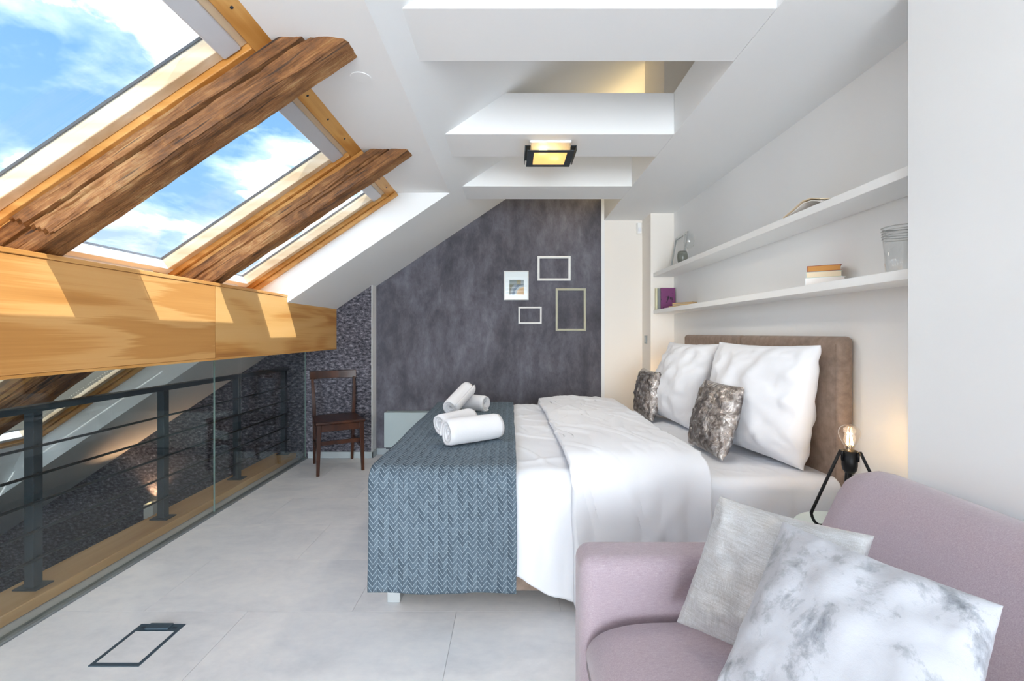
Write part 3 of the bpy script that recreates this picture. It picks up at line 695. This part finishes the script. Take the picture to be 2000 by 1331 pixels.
MTOP = .548
mt = MB().box((-.555, BN + .005, .318), (1.458, BF - .01, MTOP)).build('mattress', 'sheet', bevel=.045, seg=6, label='thick mattress in white fitted sheet on the taupe bed', cat='mattress')
# sheet hanging slightly over the near side by the headboard
def cloth(name, x0f, x1f, top, yn, hem, far_hem, thick, mat, nu, nv, wr, seed, rad=.05, parent=None, lift=None, yf=BF, crease=0, **kw):
    """cloth over the bed: u across X, v from the far hem over the top to the near hem."""
    zt_ = top; Lf = zt_ - far_hem; Lt = (yf - yn)
    def fn(u, v, out=None):
        hm = hem(u); Ln = zt_ - hm; tot = Lf + Lt + Ln; d = v * tot
        if d < Lf: y, z, nn = yf, far_hem + d, 0
        elif d < Lf + Lt: y, z, nn = yf - (d - Lf), zt_, 1
        else: y, z, nn = yn, zt_ - (d - Lf - Lt), 2
        return y, z, nn, d
    def P(u, v):
        y, z, nn, d = fn(u, v)
        dn = d - (Lf + Lt)                              # distance past the near top edge
        df = d - Lf
        r = rad
        if abs(dn) < r:                                  # round the near top edge
            a = (dn + r) / (2 * r) * math.pi / 2; y = yn + r - r * math.sin(a); z = zt_ - r + r * math.cos(a)
        if abs(df) < r:
            a = (r - df) / (2 * r) * math.pi / 2; y = yf - r + r * math.sin(a); z = zt_ - r + r * math.cos(a)
        q = max(0, min(1, (dn + .1) / .35))
        x = x0f(d / (Lf + Lt + .45)) * (1 - u) + x1f(d / (Lf + Lt + .45)) * u
        w1 = nz(x * 3 + seed, d * 2.2, seed) + .5 * nz(x * 7, d * 5 + seed, seed + 2)
        fold = nz(x * 6.5 + seed, d * .7, seed + 8) + .45 * nz(x * 15, d * .9, seed + 4)
        sw2 = max(0, min(1, (dn + 2 * r) / (3 * r))); sw2 = sw2 * sw2 * (3 - 2 * sw2)
        y -= q * (wr * 1.3 * (fold + .35) + .010)
        z += (1 - sw2) * wr * (w1 * .8 + .35 * abs(nz(x * 9 + d * 4, d * 3 - x * 5, seed + 6))) + sw2 * wr * .15 * w1
        if crease:
            k1 = max(0, 1 - abs(nz(x * 3.2 + 1.8 * nz(d * 1.5, seed), d * 2.0 + seed, seed + 11)) * 5) ** 2
            k2 = max(0, 1 - abs(nz(x * 5.5 - d * 3.1, d * 2.6 + x * 2 + seed, seed + 15)) * 6) ** 2
            z += (1 - sw2) * crease * (k1 + .7 * k2); y -= sw2 * crease * (.8 * k1 + .4 * k2)
        if lift: z += lift(u, y) * (1 - sw2)
        x += .004 * nz(d * 6, seed) + .012 * q * nz(d * 3, seed + 3)
        return Vector((x, y, z))
    mb = MB().grid(P, nu, nv, lambda u, v: (u * .66, fn(u, v)[3]))
    return mb.build(name, mat, parent, smooth=True, solid=thick, recalc=False, **kw)
dv = thing('duvet', (.1, 2.95, .32), 'white cotton duvet spread over the bed with its head end folded back', 'duvet')
cloth('duvet_body', lambda d: -.612, lambda d: .285, .588, 2.010, lambda u: .16 - .12 * max(0, u - .70) / .3 + .012 * math.sin(u * 20), .35, .022, 'cotton', 120, 220, .012, 2.2, parent=dv, crease=.009)
def fe(d): return .245 + .035 * d
cloth('folded_edge', lambda d: .232 + .03 * d + .010 * nz(d * 4, 9.1), lambda d: .835 + .012 * d, .632, 1.985, lambda u: .055 + .16 * u, .36, .05, 'cotton', 90, 220, .017, 6.6, rad=.085, parent=dv, crease=.010,
      lift=lambda u, y: -.004 * (abs(2 * u - 1) ** 4) + .012 * (1 - (2 * u - 1) ** 2))
run = cloth('bed_runner', lambda d: -.616 + .006 * d, lambda d: .010 + .012 * d, .632, 1.958, lambda u: .112 + .006 * math.sin(u * 9 + 1), .40, .010, 'chevron', 70, 160, .0055, 11.3,
            label='blue-grey chevron knit runner laid across the foot of the bed', cat='bed runner', loc=(-.3, 2.9, .1))
# loose sheet edge hanging at the headboard end
cloth('sheet_skirt', lambda d: .80, lambda d: 1.466, .557, 2.036, lambda u: .312 + .02 * u, .40, .004, 'sheet', 90, 200, .006, 21.0, rad=.04, parent=mt, crease=.006)

def pillow(name, TL, TR, BR, BL, th, mat, label, cat, wr=.012, seed=0, pin=.07, n=44, group=None, power=.5, hem=0, grav=0, parent=None, wf=3.0, folds=0):
    TL, TR, BR, BL = [Vector(p) for p in (TL, TR, BR, BL)]
    C = (TL + TR + BR + BL) / 4; N = ((TR - TL).cross(BL - TL)).normalized()
    if N.dot(Vector((0, 0, CAMZ)) - C) < 0: N = -N
    def base(u, v):                     # u,v in -1..1; v=1 top
        uu = u * (1 - pin * (1 - v * v)); vv = v * (1 - pin * (1 - u * u))
        a, b_ = (uu + 1) / 2, (vv + 1) / 2
        return (BL * (1 - a) + BR * a) * (1 - b_) + (TL * (1 - a) + TR * a) * b_
    def h(u, v):
        e = max(0, (1 - u * u)) * max(0, (1 - v * v)); q = e ** power
        q *= 1 + grav * (-v) * .5
        return th * .5 * q, min(1, e * 6)
    mb = MB()
    for side in (1, -1):
        def fn(a, b_, side=side):
            # cluster samples near the edges
            u = math.sin((a - .5) * math.pi); v = math.sin((b_ - .5) * math.pi)
            hh, k = h(u, v); p = base(u, v)
            wv_ = wr * k * (nz(u * wf + seed, v * wf, side * 3 + seed) + .6 * abs(nz(u * wf * 2.3, v * wf * 2.3 + seed, seed)) - .2)
            if folds:
                ang = math.atan2(v, u); rr = math.hypot(u, v)
                wv_ += folds * k * max(0, rr - .35) * math.sin(ang * 13 + 3 * nz(ang * 2, rr * 3, seed)) * .5
            ed = wr * .5 * (1 - k) * nz(u * 6 + seed, v * 6, 4)
            return p + N * (side * hh + wv_ * (1 if side == 1 else .6) + ed)
        mb.grid(fn, n, n)
    o = mb.build(name, mat, parent, smooth=True, merge=2e-4, label=label, cat=cat, group=group)
    return o
def seam(mb_pts, r, mat, name, parent): MB().tube(mb_pts, r, 6).build(name, mat, parent, smooth=True)

Zs = .568
# big square white pillows
def shifted(pts, f): return [Vector((0, 0, CAMZ)) + (Vector(p) - Vector((0, 0, CAMZ))) * f for p in pts]
p1 = pillow('pillow', (1.300, 2.84, 1.165), (1.405, 2.075, 1.165), (1.365, 2.13, .575), (1.20, 2.86, .575), .27, 'cotton', 'big square white pillow nearest the lamp, leaning on the headboard', 'pillow', .022, 3.3, .05, 54, 'big white pillows', .42, grav=.25, folds=.018)
p2 = pillow('pillow', (1.265, 3.62, 1.150), (1.345, 2.93, 1.150), (1.190, 3.00, .575), (1.12, 3.66, .575), .26, 'cotton', 'big square white pillow at the far side of the bed, leaning on the headboard', 'pillow', .022, 8.1, .05, 54, 'big white pillows', .42, grav=.25, folds=.02)
c1 = pillow('cushion', (1.165, 2.74, .945), (1.195, 2.345, .940), (1.06, 2.29, .575), (1.035, 2.66, .575), .155, 'silver', 'crinkled metallic silver cushion in front of the nearer white pillow', 'cushion', .012, 5.2, .045, 48, 'silver cushions', .40, wf=5, folds=.012)
c2 = pillow('cushion', (1.078, 3.75, .935), (1.095, 3.37, .930), (1.02, 3.31, .575), (1.0, 3.69, .575), .155, 'silver', 'crinkled metallic silver cushion at the far side of the bed', 'cushion', .012, 9.9, .045, 48, 'silver cushions', .40, wf=5, folds=.012)

# rolled towels
def towel(A, B, r, label, seed, turns=3.2):
    A, B = Vector(A), Vector(B); ax = (B - A); L = ax.length; ax.normalize()
    s_ = ax.cross(Vector((0, 0, 1))).normalized(); u_ = s_.cross(ax)
    nt, nl = 120, 14; mb = MB(); th = r / (turns + .15)
    for i in range(nl + 1):
        t = i / nl
        for j in range(nt + 1):
            q = j / nt; an = q * turns * 2 * math.pi + seed; rr = .007 + (r - .009) * q
            edge = min(t, 1 - t); k = 1 - .10 * max(0, 1 - edge / .05) ** 2
            rr *= k * (1 + .035 * nz(an * .4, t * 3, seed))
            p = A + ax * (t * L + (.008 * nz(an * .5, seed, q * 4) + (.012 * (1 - q))* (1 if t < .5 else -1)) ) + (s_ * math.cos(an) + u_ * math.sin(an)) * rr
            mb.v.append(p)
    for i in range(nl):
        for j in range(nt): a = i * (nt + 1) + j; mb.f.append((a, a + 1, a + nt + 2, a + nt + 1))
    return mb.build('rolled_towel', 'towel', smooth=True, solid=th * .80, label=label, cat='towel', group='rolled towels on the runner', recalc=False)
ZR = .648
towel((-.335, 2.315, ZR + .062), (-.075, 2.50, ZR + .060), .064, 'largest rolled white towel, nearest, lying across the runner', 1.0, 3.4)
towel((-.245, 2.745, ZR + .058), (-.415, 2.59, ZR + .045), .056, 'rolled white towel lying against the back of the nearest one', 2.0)
towel((-.190, 3.36, ZR + .052), (-.43, 3.52, ZR + .052), .054, 'farthest rolled white towel with its coiled end showing to the right', 4.0)
towel((-.425, 3.10, ZR + .062), (-.325, 3.38, ZR + .165), .053, 'rolled white towel propped up slanting on the farthest one', 5.5)

# ================================================================== NIGHTSTAND AND LAMP
def side_table(cx, cy, label):
    t = thing('side_table', (cx, cy, 0), label, 'side table')
    MB().lathe([(0, .442), (.198, .442), (.2, .444), (.2, .450), (.198, .452), (0, .452)], (cx, cy, 0), 48).build('glass_top', 'tabletop', t, smooth=False)
    for k in range(3):
        a = k * 2.0944 + .5
        MB().tube([(cx + .15 * math.cos(a), cy + .15 * math.sin(a), .441), (cx + .17 * math.cos(a), cy + .17 * math.sin(a), 0)], .009, 10).build('leg', 'steel', t, smooth=True)
    MB().tube([(cx + .16 * math.cos(q), cy + .16 * math.sin(q), .2) for q in [i * math.pi / 16 for i in range(33)]], .006, 8).build('ring', 'steel', t, smooth=True)
M['tabletop'] = simple('pale_green_glass_top', '#DCE8E4', .08, 0, spec=.6)
side_table(1.325, 1.765, 'round pale glass bedside table between bed and sofa')
def bulb_lamp(cx, cy, zb, label, energy):
    t = thing('table_lamp', (cx, cy, zb), label, 'lamp')
    zs = zb + .215
    MB().lathe([(0, -.0), (.016, 0), (.024, .012), (.027, .03), (.027, .088), (.0255, .088), (.0255, .07), (0, .07)], (cx, cy, zs), 24).build('socket', 'black', t, smooth=True)
    MB().lathe([(0, -.025), (.008, -.025), (.008, 0)], (cx, cy, zs), 12).build('cord_grip', 'black', t, smooth=True)
    bz = zs + .075
    b = MB().lathe([(.0125, 0), (.0155, .02), (.020, .035), (.031, .055), (.0375, .075), (.0375, .088), (.031, .104), (.018, .114), (0, .117)], (cx, cy, bz), 28).build('bulb', 'bulb_glass', t, smooth=True)
    MB().lathe([(0, 0), (.014, 0), (.014, .012), (0, .012)], (cx, cy, bz - .006), 16).build('screw_cap', 'brass', b, smooth=True)
    MB().lathe([(0, 0), (.004, .0), (.003, .03), (0, .032)], (cx, cy, bz + .012), 10).build('stem', 'thin_glass', b, smooth=True)
    for k in range(4):
        a = k * math.pi / 2 + .4
        MB().tube([(cx + .006 * math.cos(a), cy + .006 * math.sin(a), bz + .085), (cx + .012 * math.cos(a), cy + .012 * math.sin(a), bz + .035)], .0014, 6).build('filament', 'filament', b)
    for k, a in enumerate((math.pi, math.pi - 2.0944, math.pi + 2.0944)):
        d = Vector((math.cos(a), math.sin(a), 0)); c = Vector((cx, cy, 0)); zt_ = zs + .088
        pts = [c + d * .028 + Vector((0, 0, zs + .05)), c + d * .030 + Vector((0, 0, zt_)), c + d * .036 + Vector((0, 0, zt_ + .001)), c + d * .060 + Vector((0, 0, zt_ - .05)), c + d * .145 + Vector((0, 0, zb + .072))]
        for q in range(1, 7):
            an = q / 6 * 2.0; pts.append(c + d * (.145 + .0 - .0) + d * (.006 - .028 * (1 - math.cos(an)) * .9 + .002) + Vector((0, 0, zb + .072 - .064 * math.sin(an * math.pi / 4.0 if an < 2 else math.pi / 2))))
        pts.append(c + d * .02 + Vector((0, 0, zb + .0065)))
        MB().tube(pts, .0058, 8).build('leg', 'black', t, smooth=True)
    l = bpy.data.lights.new('lamp_glow', 'POINT'); l.energy = energy; l.color = (1, .82, .62); l.shadow_soft_size = .03
    o = bpy.data.objects.new('lamp_glow', l); COL.objects.link(o); o.location = (cx, cy, bz + .06)
M['brass'] = simple('brass_cap', '#D9A94E', .35, .8)
bulb_lamp(1.335, 1.80, .4525, 'bare filament bulb on a bent black wire stand beside the headboard', .14)
side_table(1.27, 4.09, 'round bedside table on the far side of the bed by the pillar')
bulb_lamp(1.27, 4.09, .4525, 'bare bulb lamp on the far bedside table, behind the far pillow', .5)

# ================================================================== SOFA
so = thing('sofa', (.75, .6, 0), 'lilac felt two-seat sofa in the right foreground', 'sofa')
SY0, SY1 = -.30, 1.455
bx((.235, SY0 + .14, .09), (1.18, 1.30, .27)).build('base', 'lilac', so, bevel=.02, seg=3)
for a, b_ in ((1.300, SY1), (SY0, SY0 + .155)):
    bx((.197, a, .085), (1.12, b_, .568)).build('armrest', 'lilac', so, bevel=.045, seg=6)
# seat cushion with rounded crown
def seat_fn(a, b_):
    u, v = 2 * a - 1, 2 * b_ - 1
    x = .595 + .385 * u; y = .575 + .722 * v
    e = (max(0, 1 - abs(u) ** 5) * max(0, 1 - abs(v) ** 24)) ** .35
    return Vector((x, y, .30 + .135 * e + .008 * nz(u * 2, v * 3, 2)))
mb = MB().grid(lambda a, b_: seat_fn(.5 + .5 * math.sin((a - .5) * math.pi), .5 + .5 * math.sin((b_ - .5) * math.pi)), 50, 60)
mb.box((.212, -.145, .265), (.98, 1.296, .31))
mb.build('seat_cushion', 'lilac', so, smooth=True)
prof = [(.86, .30), (.905, .43), (1.000, .625), (1.045, .715), (1.075, .758), (1.110, .780), (1.155, .786), (1.205, .776), (1.250, .745), (1.270, .69), (1.275, .10), (.90, .10)]
mb = MB()
ny = 40
for i in range(ny + 1):
    t = i / ny; y = SY0 + .01 + (SY1 + .012 - SY0) * t
    e = min(t, 1 - t) * (SY1 - SY0); k = 1 - .10 * max(0, 1 - e / .05) ** 2
    for (x, z) in prof:
        mb.v.append(Vector((1.09 + (x - 1.09) * k, y, .45 + (z - .45) * (1 - (1 - k) * .55))))
n = len(prof)
for i in range(ny):
    for j in range(n): mb.f.append((i * n + j, i * n + (j + 1) % n, (i + 1) * n + (j + 1) % n, (i + 1) * n + j))
mb.f += [tuple(range(n - 1, -1, -1)), tuple(ny * n + j for j in range(n))]
bk = mb.build('backrest', 'lilac', so, smooth=True, bevel=.012, seg=3)
for x in (.27, 1.12):
    for y in (SY0 + .07, SY1 - .08): MB().lathe([(.018, 0), (.024, .088), (0, .088)], (x, y, 0), 14).build('leg', 'steel', so, smooth=True)
g1 = shifted([(.592, 1.30, .755), (.836, 1.05, .752), (.70, .97, .435), (.447, 1.236, .435)], .955)
pillow('cushion', *g1, .15, 'linen', 'silver-grey linen cushion leaning in the corner of the sofa', 'cushion', .012, 2.5, .05, 46, 'sofa cushions', .45, folds=.010)
g2 = shifted([(.596, 1.0, .805), (.756, .70, .80), (.542, .55, .555), (.382, .85, .567)], 1.045)
pillow('cushion', *g2, .15, 'foil', 'white cushion with worn silver foil print, nearest on the sofa', 'cushion', .010, 7.7, .05, 46, 'sofa cushions', .45, folds=.008)

# ================================================================== SHELF THINGS
ZU, ZL_ = 1.786, 1.438
def book(name, o_, ux, uy, size, cover, pages, label, group=None, spine='x0', lift=0):
    """lying or standing book: o_ a corner, ux/uy unit vectors in the cover plane, thickness along their cross."""
    W_, H_, D_ = size; ux, uy = Vector(ux).normalized(), Vector(uy).normalized(); uz = ux.cross(uy); o_ = Vector(o_)
    T_ = lambda p: o_ + ux * p[0] + uy * p[1] + uz * p[2]
    t = thing(name, o_, label, 'book', group)
    c = .002
    MB().box((0, 0, 0), (W_, H_, c), T_).box((0, 0, D_ - c), (W_, H_, D_), T_).box((0, 0, c), (c * 1.3, H_, D_ - c), T_).build('cover', cover, t)
    MB().box((c * 1.4, .003, c * 1.05), (W_ - .004, H_ - .003, D_ - c * 1.05), T_).build('pages', pages, t)
    return t
m, g, b = newmat('purple_book_cover')
v = g.coord('Generated'); n1 = g.noise(v, 3.2, 3, .5, .5)
g.L.new(g.ramp(n1, [(.36, '#1B0F1C'), (.40, '#7B3A6E')]), b.inputs['Base Color']); b.inputs['Roughness'].default_value = .4; M['purple'] = m
M['graycover'] = simple('grey_book_cover', '#8B8F8C', .5); M['creamcover'] = simple('cream_book_cover', '#E0DCB8', .5)
M['orangecover'] = simple('ochre_red_cover', '#8E3B2C', .5); M['ochre'] = simple('ochre_page_block', '#C98C46', .7, bump=.2)
M['greencover'] = simple('pale_green_cover', '#B9C2B4', .5); M['whitecover'] = simple('white_book_cover', '#F0F1F0', .5)
M['tancover'] = simple('tan_cover', '#A98F6C', .6); M['buff'] = simple('buff_pages', '#E3C08E', .9, bump=.3)
UX, UY, UZ = (1, 0, 0), (0, 1, 0), (0, 0, 1)
book('book', (1.385, 4.245, ZL_ + .0005), UX, UZ, (.133, .202, .014), 'purple', 'whitepages', 'purple paperback with black drawing standing at the far end of the lower shelf', 'standing books')
book('book', (1.362, 4.262, ZL_ + .0005), UX, UZ, (.135, .200, .013), 'graycover', 'whitepages', 'thin grey book standing just behind the purple one', 'standing books')
book('book', (1.345, 4.278, ZL_ + .0005), UX, UZ, (.135, .202, .013), 'creamcover', 'whitepages', 'thin cream book standing hindmost behind the purple one', 'standing books')
# worn paperbacks lying in a loose heap
zz_ = ZL_ + .0005
for (x, y, a, th, cov, lb) in ((1.352, 3.93, -62, .013, 'tancover', 'worn paperback at the bottom of the far heap beside the purple book'), (1.375, 3.90, -66, .013, 'greencover', 'worn paperback in the middle of the far heap'), (1.372, 3.90, -58, .012, 'tancover', 'worn paperback on top of the far heap')):
    an = math.radians(a); book('book', (x, y, zz_), (math.cos(an), math.sin(an), 0), (-math.sin(an), math.cos(an), 0), (.20, .125, th), cov, 'buff', lb, 'worn paperbacks'); zz_ += th + .0006
# three books in the middle of the lower shelf
FX, FY = (.84, -.54, 0), (.54, .84, 0)
book('book', (1.352, 2.098, ZL_ + .0005), FX, FY, (.150, .105, .034), 'whitecover', 'whitepages', 'thick white book at the bottom of the three-book stack', 'stacked books')
book('book', (1.357, 2.100, ZL_ + .035), FX, FY, (.136, .102, .028), 'greencover', 'cardpages', 'cream-paged book in the middle of the three-book stack', 'stacked books')
book('book', (1.361, 2.100, ZL_ + .0635), FX, FY, (.130, .102, .027), 'orangecover', 'ochre', 'red-bound ochre book on top of the three-book stack', 'stacked books')
# open book lying face down on the upper shelf
ob = thing('open_book', (1.42, 2.1, ZU), 'open pale book lying face down like a tent on the upper shelf', 'book')
mb = MB(); mb2 = MB()
Ys = [2.26, 2.19, 2.11, 2.05, 1.99]; Zt = [.004, .022, .044, .040, .020]
for k, (mbx, off, th) in enumerate(((mb, .004, .004), (mb2, 0.0, .004))):
    A = [(y, ZU + max(.0012, z - (0 if k == 0 else .006))) for y, z in zip(Ys, Zt)]
    poly = [(y, z + off) for y, z in A] + [(y, max(ZU + .0008, z + off - th)) for y, z in reversed(A)]
    mbx.prism(poly, 1.345 + k * .004, 1.46 - k * .004, 'X')
mb.build('cover', 'cardpages', ob); mb2.build('pages', 'whitepages', ob)
# leaning metal frame, goblet, little grey vase
lf = MB()
bl, br_, tl, tr = Vector((1.462, 4.20, ZU + .004)), Vector((1.455, 3.90, ZU + .004)), Vector((1.516, 4.21, 2.085)), Vector((1.506, 3.905, 2.085))
for a, c in ((bl, tl), (tl, tr), (tr, br_), (br_, bl)):
    d = (c - a).normalized(); nrm = (tr - tl).cross(bl - tl).normalized(); s_ = d.cross(nrm)
    a2, c2 = a - d * .009, c + d * .009
    lf.add([a2 + s_ * .009 + nrm * .006, a2 - s_ * .009 + nrm * .006, a2 - s_ * .009 - nrm * .006, a2 + s_ * .009 - nrm * .006, c2 + s_ * .009 + nrm * .006, c2 - s_ * .009 + nrm * .006, c2 - s_ * .009 - nrm * .006, c2 + s_ * .009 - nrm * .006],
           [(0, 1, 2, 3), (7, 6, 5, 4), (0, 4, 5, 1), (1, 5, 6, 2), (2, 6, 7, 3), (3, 7, 4, 0)])
lf.build('picture_frame', 'steel', label='empty silver metal frame leaning at the far end of the upper shelf', cat='picture frame')
gp = [(0, .0), (.036, .001), (.036, .003), (.006, .008), (.004, .02), (.004, .095), (.010, .105), (.034, .125), (.043, .16), (.042, .222), (.0405, .222), (.0415, .16), (.032, .128), (.006, .109), (0, .108)]
MB().lathe(gp, (1.415, 3.64, ZU + .0008), 32).build('goblet', 'thin_glass', smooth=True, label='clear stemmed glass goblet on the upper shelf beside the grey vase', cat='glass')
m, g, b = newmat('smoky_grey_ribbed'); b.inputs['Base Color'].default_value = lin('#6F726A'); b.inputs['Roughness'].default_value = .3
M['smoky'] = m
MB().lathe([(0, 0), (.030, 0), (.038, .02), (.042, .05), (.040, .075), (.033, .097), (.031, .097), (.037, .075), (.039, .05), (.035, .02), (0, .01)], (1.385, 3.70, ZU + .0008), 28).build('small_vase', 'smoky', smooth=True, label='small round smoky grey vase before the leaning frame', cat='vase')
gv = thing('glass_vase', (1.425, 1.665, ZL_), 'large clear glass vase with silver rim rings at the near end of the lower shelf', 'vase')
MB().lathe([(0, 0), (.046, 0), (.047, .006), (.060, .168), (.0575, .168), (.0445, .008), (0, .007)], (1.425, 1.665, ZL_ + .0008), 40).build('body', 'thin_glass', gv, smooth=True)
MB().lathe([(.0603, .166), (.0608, .169), (.0575, .170), (.0572, .166), (.0603, .166)], (1.425, 1.665, ZL_ + .0012), 40).build('rim', 'steel', gv, smooth=True)
for k in range(4):
    z = .157 - k * .0095; r = .047 + .013 * (z - .006) / .162
    MB().lathe([(r + .0002, z - .0012), (r + .0009, z), (r + .0002, z + .0012)], (1.425, 1.665, ZL_ + .0008), 40).build('ring', 'steel', gv, smooth=True)
